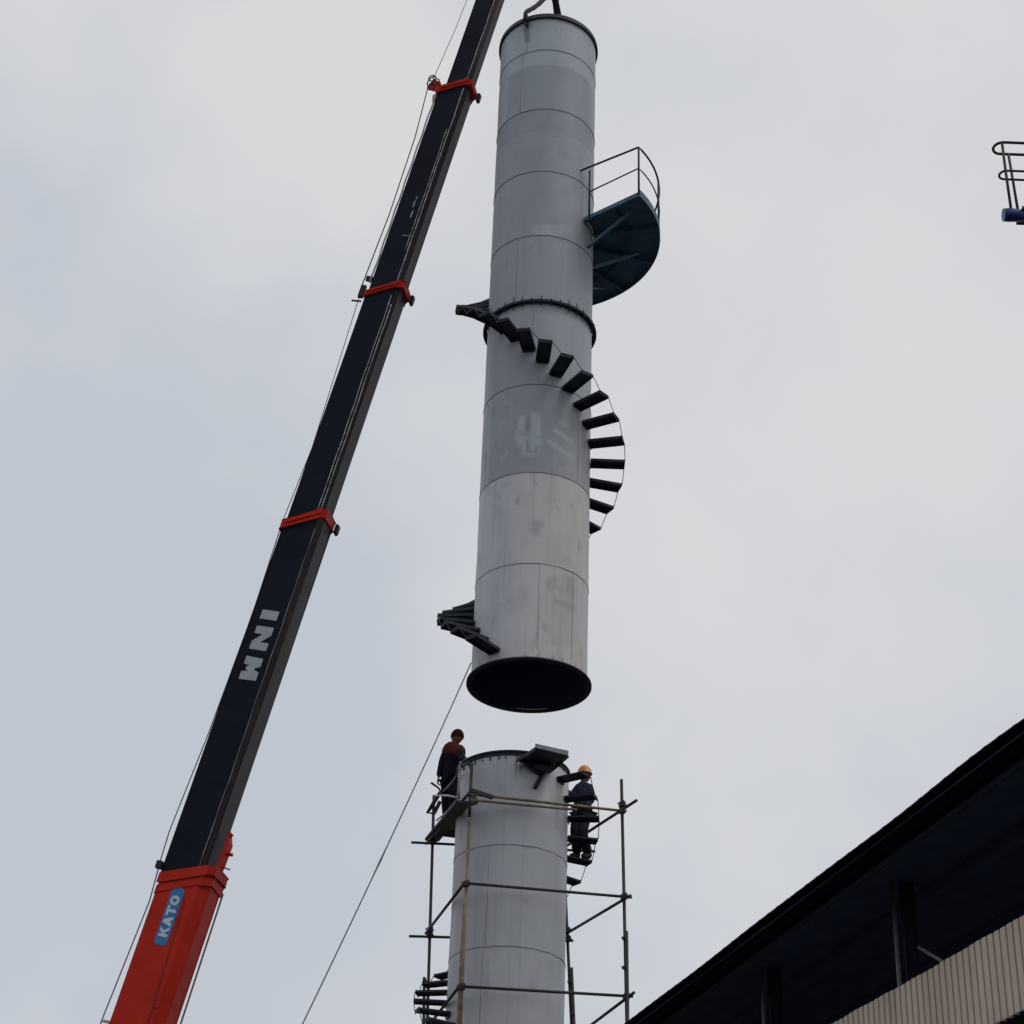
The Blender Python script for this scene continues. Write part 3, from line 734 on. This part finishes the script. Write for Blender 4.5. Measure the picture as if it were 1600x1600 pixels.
# ------------------------------------------------------------------ slings at the top
top_n = hook+V((0, 0, -.02))
def sling(a, mm, label, r, r2, knob=True, via=None):
    d = V((math.sin(R_(a)), -math.cos(R_(a)), 0)); e_ = V((UX, UY, 29.97))+d*(UR+.12)
    n_ = 14; pts = []
    start = hook+V((.02*math.sin(a), .02*math.cos(a), .0))
    rim = V((UX, UY, 30.20))+d*(UR+.09)
    for i in range(n_+1):
        t = i/n_; pts.append(start.lerp(rim, t)-Z*.10*math.sin(math.pi*t))
    pts += [rim+d*.03-Z*.08, e_+d*.0-Z*.06]
    b = MB(); rs = [lerp(r, r2, i/(len(pts)-1)) * (1+.10*math.sin(i*2.1)) for i in range(len(pts))]
    b.tube(pts, rs, 10); o = b.build('lifting_sling', M[mm])
    c = start.copy()
    for v in o.data.vertices: v.co -= c
    o.location = c; return tag(o, label, 'sling', 'slings from the hook to the chimney rim')

sling(-27, 'sling', 'brown sling running down to the left front of the chimney rim', .055, .045)
sling(153, 'slingdark', 'dark thick sling dropping behind the chimney rim beside the brown one', .075, .075)

# ------------------------------------------------------------------ guide rope
A_ = atY(736, 1036, 28.3); B_ = atY(455, 1600, 26.0); G_ = A_+(B_-A_)*((A_.z-.05)/(A_.z-B_.z))
b = MB(); pts = []
for i in range(61):
    t = i/60; p = A_.lerp(G_, t); p.z -= .40*4*t*(1-t); pts.append(p)
b.tube(pts, [.0105 if i != 14 else .018 for i in range(61)], 6)
o = b.build('guide_rope', M['rope'])
for v in o.data.vertices: v.co -= G_
o.location = G_; tag(o, 'thin guide rope running from the chimney mouth down to the lower left', 'rope')

# ------------------------------------------------------------------ shed with the dark roof
wa = V((5.408, 18.914, 0)); wd_ = V((-.3078, .9514, 0)); wn = V((.9514, .3078, 0))   # wn points into the shed
def wp(s, off, z): return wa+wd_*s+wn*off+Z*z
shed = thing('open_shed', wp(0, 0, 0), 'dark open shed with overhanging roof and a band of cream ribbed cladding, lower right', 'shed')
EZ = 9.6; S0, S1 = -9, 26
e1, e2 = atZ(1600, 1127, EZ), atZ(980, 1600, EZ)
ed = (e2-e1).normalized(); en = V((ed.y, -ed.x, 0)); en = en if en.x > 0 else -en
def ep(s, off, z): return e1+ed*s+en*off+Z*(z-EZ)
SL = math.tan(R_(9))
b = MB(); nrib = 0
# ribbed roof sheets: trapezoid ribs running down the slope
x = -9.0; prof = []
while x < 30:
    prof += [(x, 0), (x+.17, 0), (x+.20, .004), (x+.25, .004), (x+.28, 0)]; x += .28
tv = []; 
for s_, h in prof:
    j = .010*math.sin(s_*1.3)+.004*math.sin(s_*2.1)
    tv.append((s_, h+j))
n = len(tv); vs = []
for off in (0, 15): 
    for th in (0, .012):
        vs += [ep(s_, off-.006*math.sin(s_*1.7) if off == 0 else off, EZ+.02+h+th+off*SL) for s_, h in tv]
fs = []
for i in range(n-1):
    fs += [(i, i+1, 2*n+i+1, 2*n+i), (n+i, 3*n+i, 3*n+i+1, n+i+1), (i, n+i, n+i+1, i+1)]
b.add(vs, fs); b.build('roof', M['roof'], shed)
b = MB()
q = Z.cross(ed)
def prox(s0, s1, off, z, hw, hh, nm, mm, pr):
    b = MB(); b.box((ep(s0, off, z)+ep(s1, off, z))/2, (ed, en, Z), ((s1-s0)/2, hw, hh)); return b.build(nm, M[mm], pr, bevel=.01)
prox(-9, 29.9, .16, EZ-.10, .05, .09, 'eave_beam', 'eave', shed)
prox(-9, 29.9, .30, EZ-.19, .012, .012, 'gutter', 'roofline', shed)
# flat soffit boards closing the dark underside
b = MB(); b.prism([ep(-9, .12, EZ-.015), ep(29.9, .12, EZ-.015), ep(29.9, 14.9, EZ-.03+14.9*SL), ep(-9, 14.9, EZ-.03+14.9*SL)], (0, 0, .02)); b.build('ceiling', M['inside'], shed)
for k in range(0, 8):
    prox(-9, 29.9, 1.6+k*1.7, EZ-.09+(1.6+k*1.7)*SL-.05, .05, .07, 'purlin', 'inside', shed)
# cladding band
b = MB(); pv = []; s_ = -8.0; pitch = .125
while s_ < 26:
    pv += [(s_, 0), (s_+.088, 0), (s_+.094, .05), (s_+.119, .05)]; s_ += pitch
n = len(pv); CT, CB = 8.40, 7.47
vs = []
for z in (CB, CT):
    for th in (0, .008): vs += [wp(s_, o_+th, z+.006*math.sin(s_*2.1)+.004*math.sin(s_*9)) for s_, o_ in pv]
fs = []
for i in range(n-1): fs += [(i, i+1, 2*n+i+1, 2*n+i), (n+i, 3*n+i, 3*n+i+1, n+i+1), (i, n+i, n+i+1, i+1), (2*n+i, 2*n+i+1, 3*n+i+1, 3*n+i)]
b.add(vs, fs); clad = b.build('cladding', M['clad'], shed)
b = MB(); b.box((wp(-8, .06, CT-.06)+wp(26, .06, CT-.06))/2, (wd_, wn, Z), (17, .03, .03)); b.box((wp(-8, .06, CB+.08)+wp(26, .06, CB+.08))/2, (wd_, wn, Z), (17, .03, .03))
b.build('cladding_rail', M['steel'], shed)
# steel columns standing on the wall line
for s_ in (2.73, 6.29, 9.9, 13.5, 17.1, 20.7, -1.0, -4.6):
    b = MB(); zt = EZ+.9*SL-.02
    c = wp(s_, .26, zt/2)
    b.box(c, (wd_, wn, Z), (.005, .075, zt/2)); 
    for q_ in (-1, 1): b.box(c+wn*q_*.081, (wd_, wn, Z), (.028, .006, zt/2))
    cl_ = b.build('column', M['coldark'], shed)
    b = MB(); b.tube([wp(s_+.075, .12, 0), wp(s_+.075, .12, zt)], .028, 8); b.build('lit_edge_strip', M['steel'], cl_)  # pale strip paints the lit flange edge beside the dark column
b = MB(); b.tube([wp(2.45, .20, 8.83), wp(1.74, .14, 8.40)], .022, 8); b.build('brace', M['steel'], shed)
# far walls of the shed
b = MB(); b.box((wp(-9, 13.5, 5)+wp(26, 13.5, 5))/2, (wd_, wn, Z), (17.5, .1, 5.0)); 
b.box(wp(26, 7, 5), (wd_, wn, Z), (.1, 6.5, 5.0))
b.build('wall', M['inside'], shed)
# pale box standing in for a small glint under the cladding corner
b = MB(); c = wp(.45, .35, 7.35); b.box(c, (wd_, wn, Z), (.10, .08, .035)); b.tube([c, c+V((0, 0, .25))], .012, 6); b.build('glint_box', M['plate'], shed, bevel=.01)

# ------------------------------------------------------------------ lifting basket at the right edge
BY = 34.0
tp = atY(1552, 231, BY); mp_ = atY(1560, 273, BY); bs_ = atY(1566, 343, BY)
bk = thing('lift_basket', bs_, 'raised work basket with dark looped rails and blue base at the right edge', 'lift basket')
def loop(x0, y0, z, L, W, n=10):
    pts = []; r = W/2
    for k in range(n+1): a = R_(90+180*k/n); pts.append(V((x0+r+r*1.0*math.cos(a), y0+r*math.sin(a), z)))
    for k in range(n+1): a = R_(270+180*k/n); pts.append(V((x0+L-r+r*math.cos(a), y0+r*math.sin(a), z)))
    pts.append(pts[0].copy()); return pts
zt, zm, zb_ = tp.z, mp_.z, bs_.z+.12
b = MB(); b.tube(loop(tp.x, BY, zt, 2.1, .40), .034, 8); b.build('rail', M['tube'], bk)
b = MB(); b.tube(loop(tp.x+.06, BY, zm, 2.05, .30), .028, 8); b.build('rail', M['tube'], bk)
for i, dx in enumerate((.13, .80, 1.40, 1.90)):
    for s in (-1, 1):
        x0 = tp.x+dx+(.24 if s > 0 else 0)
        b = MB(); b.tube([(x0+.03, BY+s*.19, zt), (x0+.04, BY+s*.15, zm), (x0+.06, BY+s*.12, zb_)], .034, 8); b.build('rail_post', M['tube'], bk)
b = MB(); b.box((tp.x+1.3, BY, zb_+.02), ((1, 0, 0), (0, 1, 0), (0, 0, 1)), (.90, .30, .03)); b.build('floor', M['tube'], bk)
b = MB()
b.tube([(tp.x+.0, BY-.1, zb_-.07), (tp.x+.14, BY-.1, zb_-.06), (tp.x+.42, BY-.1, zb_-.07), (tp.x+.55, BY-.1, zb_-.02), (tp.x+2.0, BY-.1, zb_)], [.15, .165, .14, .11, .11], 14)
b.tube([(tp.x+.62, BY-.1, zb_-.05), (tp.x+.62, BY-.1, zb_-.22)], .03, 8)
b.build('base', M['bluebase'], bk, bevel=.0)
b = MB(); b.tube([(tp.x+1.9, BY, zb_-.05), (tp.x+2.6, BY+.5, zb_-2), (tp.x+3.2, BY+1, 14), (tp.x+3.4, BY+1, 0)], [.12, .16, .22, .3], 12); b.build('mast', M['bluebase'], bk)

# ------------------------------------------------------------------ people
def skin_mesh(chains, sub=2):
    """chains: list of (points [(pos, radius)], edges); each grown with a Skin modifier; returns one bmesh"""
    out_bm = bmesh.new()
    for pts, edges, *rest in chains:
        me = bpy.data.meshes.new('tmp'); me.from_pydata([tuple(p) for p, r in pts], edges, [])
        ob = bpy.data.objects.new('tmp', me); COL.objects.link(ob)
        md = ob.modifiers.new('skin', 'SKIN'); md.use_smooth_shade = True
        if hasattr(md, 'branch_smoothing'): md.branch_smoothing = .5
        sv = me.skin_vertices[0].data
        for i, (p, r) in enumerate(pts):
            rr = r if isinstance(r, tuple) else (r, r)
            sv[i].radius = rr; sv[i].use_root = (i == 0)
        s2 = ob.modifiers.new('sub', 'SUBSURF'); s2.levels = sub; s2.render_levels = sub
        dg = bpy.context.evaluated_depsgraph_get(); dg.update()
        ev = ob.evaluated_get(dg); m2 = bpy.data.meshes.new_from_object(ev)
        out_bm.from_mesh(m2)
        bpy.data.objects.remove(ob); bpy.data.meshes.remove(m2)
    return out_bm
def put(bm, name, m_, parent, wpos):
    me = bpy.data.meshes.new(name); 
    bmesh.ops.translate(bm, verts=bm.verts, vec=-wpos); bm.to_mesh(me); bm.free()
    for p in me.polygons: p.use_smooth = True
    me.materials.append(m_); o = bpy.data.objects.new(name, me); COL.objects.link(o)
    if parent: o.parent = parent
    return o
def chain(*pr): return ([(V(p), r) for p, r in pr], [(i, i+1) for i in range(len(pr)-1)])
def hand(W, palm_dir, across, curl, side):
    """palm and five unequal bent fingers from wrist W; returns chains"""
    f = V(palm_dir).normalized(); a = V(across).normalized(); c = V(curl).normalized(); ch = []
    k = W+f*.085
    ch.append(chain((W, .024), (W+f*.05, (.034, .018)), (k, (.036, .015))))
    for off, L_ in ((-.030, .066), (-.010, .076), (.010, .072), (.029, .056)):
        q = k+a*off*side-f*.012; p1 = q+f*L_*.5+c*.012; p2 = q+f*L_*.78+c*.040
        ch.append(chain((q, .0095), (p1, .0090), (p2, .0078)))
    q = W+f*.025-a*side*.030; ch.append(chain((W+f*.02-a*side*.015, .012), (q+f*.028-a*side*.018+c*.012, .011), (q+f*.055-a*side*.016+c*.028, .009)))
    return ch
def head_bm(c, fwd, upv, r=.098):
    f = V(fwd).normalized(); u = V(upv); u = (u-f*u.dot(f)).normalized(); s = f.cross(u)
    bm = bmesh.new(); bmesh.ops.create_uvsphere(bm, u_segments=28, v_segments=20, radius=1)
    for v in bm.verts:
        x, y, z = v.co; fx, up_, sd = y, z, x
        wdt = .78-.16*sst(0, -1, up_); dp = .98; h = 1.22
        fx2 = fx*dp; 
        if fx > 0: fx2 += .16*math.exp(-((sd/.16)**2))*math.exp(-((up_+.12)/.16)**2)*1.2; fx2 += .07*math.exp(-((up_+.50)/.08)**2)*math.exp(-(sd/.3)**2); fx2 -= .07*math.exp(-((abs(sd)-.30)/.14)**2)*math.exp(-((up_-.05)/.13)**2); fx2 += .10*math.exp(-((up_+.85)/.2)**2)
        sd2 = sd*wdt + (.12*math.copysign(1, sd)*math.exp(-((fx+.05)/.14)**2)*math.exp(-((up_+.05)/.22)**2) if abs(sd) > .6 else 0)
        v.co = c+(f*fx2+u*up_*h+s*sd2)*r
    for sg in (-1, 1):
        e_ = bmesh.ops.create_icosphere(bm, subdivisions=2, radius=.013)['verts']
        for v in e_: v.co += c+(f*.86+s*sg*.28+u*.06)*r
    return bm
def merge(a, b2_):
    me = bpy.data.meshes.new('t'); b2_.to_mesh(me); b2_.free(); a.from_mesh(me); bpy.data.meshes.remove(me); return a
def cap_bm(c, fwd, upv, r, thick, brim=.0, low=-.1):
    f = V(fwd).normalized(); u = V(upv); u = (u-f*u.dot(f)).normalized(); s = f.cross(u)
    bm = bmesh.new(); bmesh.ops.create_uvsphere(bm, u_segments=28, v_segments=20, radius=1)
    bmesh.ops.delete(bm, geom=[v for v in bm.verts if v.co.z < low], context='VERTS')
    for v in bm.verts:
        x, y, z = v.co; k = thick
        ee = 1+brim*max(0, 1-abs(z-low)/.10)*(1.0 if y > 0 else .5)
        v.co = c+(f*y*1.02*ee+u*z*1.22+s*x*.86*ee)*r*k
    return bm

# worker on the left: stands on the board, looks over the rim, right hand on it
def person(root, J, parts, head, headgear):
    t = root
    bodyc = []
    P_ = J
    pts = [(P_['pelvis'], (.125, .105)), (P_['waist'], (.118, .095)), (P_['chest'], (.150, .110)), (P_['neckb'], (.075, .065)), (P_['neck'], (.062, .062)), (P_['headc'], (.055, .055)),
           (P_['shL'], .062), (P_['elL'], .042), (P_['wrL'], .027), (P_['shR'], .062), (P_['elR'], .042), (P_['wrR'], .027),
           (P_['hipL'], .092), (P_['knL'], .060), (P_['anL'], .040), (P_['toL'], .034), (P_['hipR'], .092), (P_['knR'], .060), (P_['anR'], .040), (P_['toR'], .034)]
    ed_ = [(0, 1), (1, 2), (2, 3), (3, 4), (4, 5), (2, 6), (6, 7), (7, 8), (2, 9), (9, 10), (10, 11), (0, 12), (12, 13), (13, 14), (14, 15), (0, 16), (16, 17), (17, 18), (18, 19)]
    bodyc.append(([(V(p), r) for p, r in pts], ed_))
    for hnd in parts['hands']: bodyc += hnd
    bm = skin_mesh(bodyc, 1)
    merge(bm, head_bm(P_['headc'], head[0], head[1], .104))
    body = put(bm, 'body', M['skin'], t, t.location)
    g_ = 1.0
    # upper garment
    for nm, mm, sel in parts['tops']:
        if sel == 'full':
            pts = [(P_['pelvis']-Z*.16, (.185, .170)), (P_['pelvis']+Z*.02, (.185, .165)), (P_['waist'], (.180, .155)), (P_['chest'], (.205, .165)), (P_['neckb'], (.10, .09)),
                   (P_['shL'], .095), (P_['elL'], .072), (P_['wrL'].lerp(P_['elL'], .10), .052), (P_['shR'], .095), (P_['elR'], .072), (P_['wrR'].lerp(P_['elR'], .10), .052)]
            e2_ = [(0, 1), (1, 2), (2, 3), (3, 4), (3, 5), (5, 6), (6, 7), (3, 8), (8, 9), (9, 10)]
        elif sel == 'cape':
            pts = [(P_['chest'].lerp(P_['waist'], .35), (.23, .19)), (P_['chest']+Z*.03, (.26, .21)), (P_['neckb']-Z*.01, (.17, .15)), (P_['neck'], (.105, .105)), (P_['shL'], .150), (P_['shR'], .150), (P_['shL'].lerp(P_['elL'], .5), .115), (P_['shR'].lerp(P_['elR'], .5), .115)]
            e2_ = [(0, 1), (1, 2), (2, 3), (1, 4), (1, 5), (4, 6), (5, 7)]
        put(skin_mesh([([(V(p), r) for p, r in pts], e2_)], 2), nm, M[mm], t, t.location)
    pts = [(P_['pelvis']+Z*.04, (.180, .160)), (P_['hipL'], .135), (P_['knL'], .098), (P_['anL']+Z*.0, .080), (P_['hipR'], .135), (P_['knR'], .098), (P_['anR']+Z*.0, .080)]
    put(skin_mesh([([(V(p), r) for p, r in pts], [(0, 1), (1, 2), (2, 3), (0, 4), (4, 5), (5, 6)])], 2), 'trousers', M[parts['trousers']], t, t.location)
    for sd in 'LR':
        an, to = P_['an'+sd], P_['to'+sd]
        put(skin_mesh([chain((an+Z*.06, .068), (an-Z*.025, .068), ((an+to)/2-Z*.010, (.066, .058)), (to, (.062, .052)))], 2), 'boot', M['boot'], t, t.location)
    return t
zf = atZ(703, 1297, zb+.05); fx_, fy_, fz = zf.x, zf.y, zb+.047
w1 = thing('person', (fx_, fy_, fz), 'worker in rust red top and dark clothes at the rim of the lower chimney', 'person')
def wpt(x, y, Y): return atY(x, y, Y)
Y1 = fy_
J = dict(pelvis=wpt(704, 1215, Y1), waist=wpt(705, 1200, Y1), chest=wpt(708, 1180, Y1-.02), neckb=wpt(710.5, 1166, Y1-.02), neck=wpt(712.5, 1161, Y1-.03), headc=wpt(714.5, 1152, Y1-.05))
J['shL'] = wpt(698, 1171, Y1+.05)+V((0, -.05, 0)); J['elL'] = wpt(690.5, 1194, Y1); J['wrL'] = wpt(685, 1216, Y1-.05)
J['shR'] = wpt(717, 1172, Y1-.10); J['elR'] = wpt(722, 1186, Y1-.30); J['wrR'] = wpt(727, 1186, Y1-.52)
J['hipL'] = wpt(700, 1221, Y1+.04); J['knL'] = wpt(698, 1254, Y1+.05); J['anL'] = wpt(699.5, 1287, Y1+.05)
J['hipR'] = wpt(708, 1221, Y1-.05); J['knR'] = wpt(709.5, 1254, Y1-.12); J['anR'] = wpt(709, 1287, Y1-.02)
for sd in 'LR':
    J['an'+sd].z = fz+.095; J['to'+sd] = J['an'+sd]+V((.13, -.10, -.055))
hl = hand(J['wrL'], (-.10, .0, -1), (.4, 1, 0), (1, 0, 0), 1)
hr = hand(J['wrR'], (.95, -.3, .05), (.3, 1, 0), (0, 0, -1), 1)
person(w1, J, dict(hands=[hl, hr], tops=[('jacket', 'navy', 'full'), ('shoulder_cloth', 'rust', 'cape')], trousers='navy'), ((.95, -.30, -.30), (0.1, 0, 1)), None)
put(cap_bm(J['headc']+Z*.012, (.95, -.30, -.05), (-.12, 0, 1), .104, 1.13, .0, -.25), 'cap', M['hair'], w1, w1.location)
b = MB(); hp = J['wrL']+V((-.02, 0, -.14)); b.tube([hp+V((-.10, 0, .05)), hp+V((.02, 0, -.03)), hp+V((.13, 0, -.17))], [.022, .018, .014], 8)
o = b.build('spanner', M['tube']); 
for v in o.data.vertices: v.co -= hp
o.location = hp; tag(o, 'short dark tool hanging in the hand of the worker in the rust red top', 'tool')

# worker on the right, standing on the stair below the rim
kk = [p for p in steps if abs(p[0]-(275+14.5*-2)) < 1][0]
ft2 = V((LX, LY, kk[1]+.006))+dirp(kk[0])*1.20
w2 = thing('person', ft2, 'worker in orange helmet and dark blue jacket standing on the outside stair behind its treads', 'person')
Y2 = ft2.y
J = dict(pelvis=wpt(909, 1268, Y2), waist=wpt(911, 1255, Y2), chest=wpt(911, 1237, Y2), neckb=wpt(911.5, 1224, Y2), neck=wpt(912.5, 1219, Y2), headc=wpt(913.5, 1211, Y2-.02))
J['shL'] = wpt(901, 1229, Y2+.04); J['elL'] = wpt(896, 1246, Y2-.03); J['wrL'] = wpt(890, 1236, Y2-.18)
J['shR'] = wpt(922, 1229, Y2-.06); J['elR'] = wpt(924, 1250, Y2-.08); J['wrR'] = wpt(912, 1262, Y2-.24)
J['hipL'] = wpt(905, 1274, Y2+.05); J['knL'] = wpt(899, 1298, Y2-.10); J['anL'] = wpt(902, 1330, Y2+.05)
J['hipR'] = wpt(913, 1274, Y2-.05); J['knR'] = wpt(909, 1302, Y2-.14); J['anR'] = wpt(920, 1332, Y2+.02)
J['anL'] = V((J['anL'].x, J['anL'].y, ft2.z+.095)); J['anR'] = V((J['anR'].x, J['anR'].y, ft2.z+.095))
for sd in 'LR': J['to'+sd] = J['an'+sd]+V((-.12, -.10, -.055))
hl = hand(J['wrL'], (-.9, -.2, .3), (.2, 1, 0), (0, -.5, -1), 1)
hr = hand(J['wrR'], (-.9, -.3, .1), (.3, 1, 0), (0, 0, -1), 1)
person(w2, J, dict(hands=[hl, hr], tops=[('jacket', 'navy2', 'full')], trousers='grey'), ((-.9, -.35, -.1), (0, 0, 1)), None)
put(cap_bm(J['headc']+Z*.022, (-.9, -.35, .02), (0, 0, 1), .098, 1.28, .16, -.02), 'helmet', M['helmet'], w2, w2.location)
pw = J['pelvis']+Z*.05
b = MB(); pts = [pw+V((.168*math.cos(2*math.pi*k/24), .145*math.sin(2*math.pi*k/24), .004*math.sin(k))) for k in range(25)]
b.tube(pts, .022, 6); b.build('belt', M['vest'], w2)
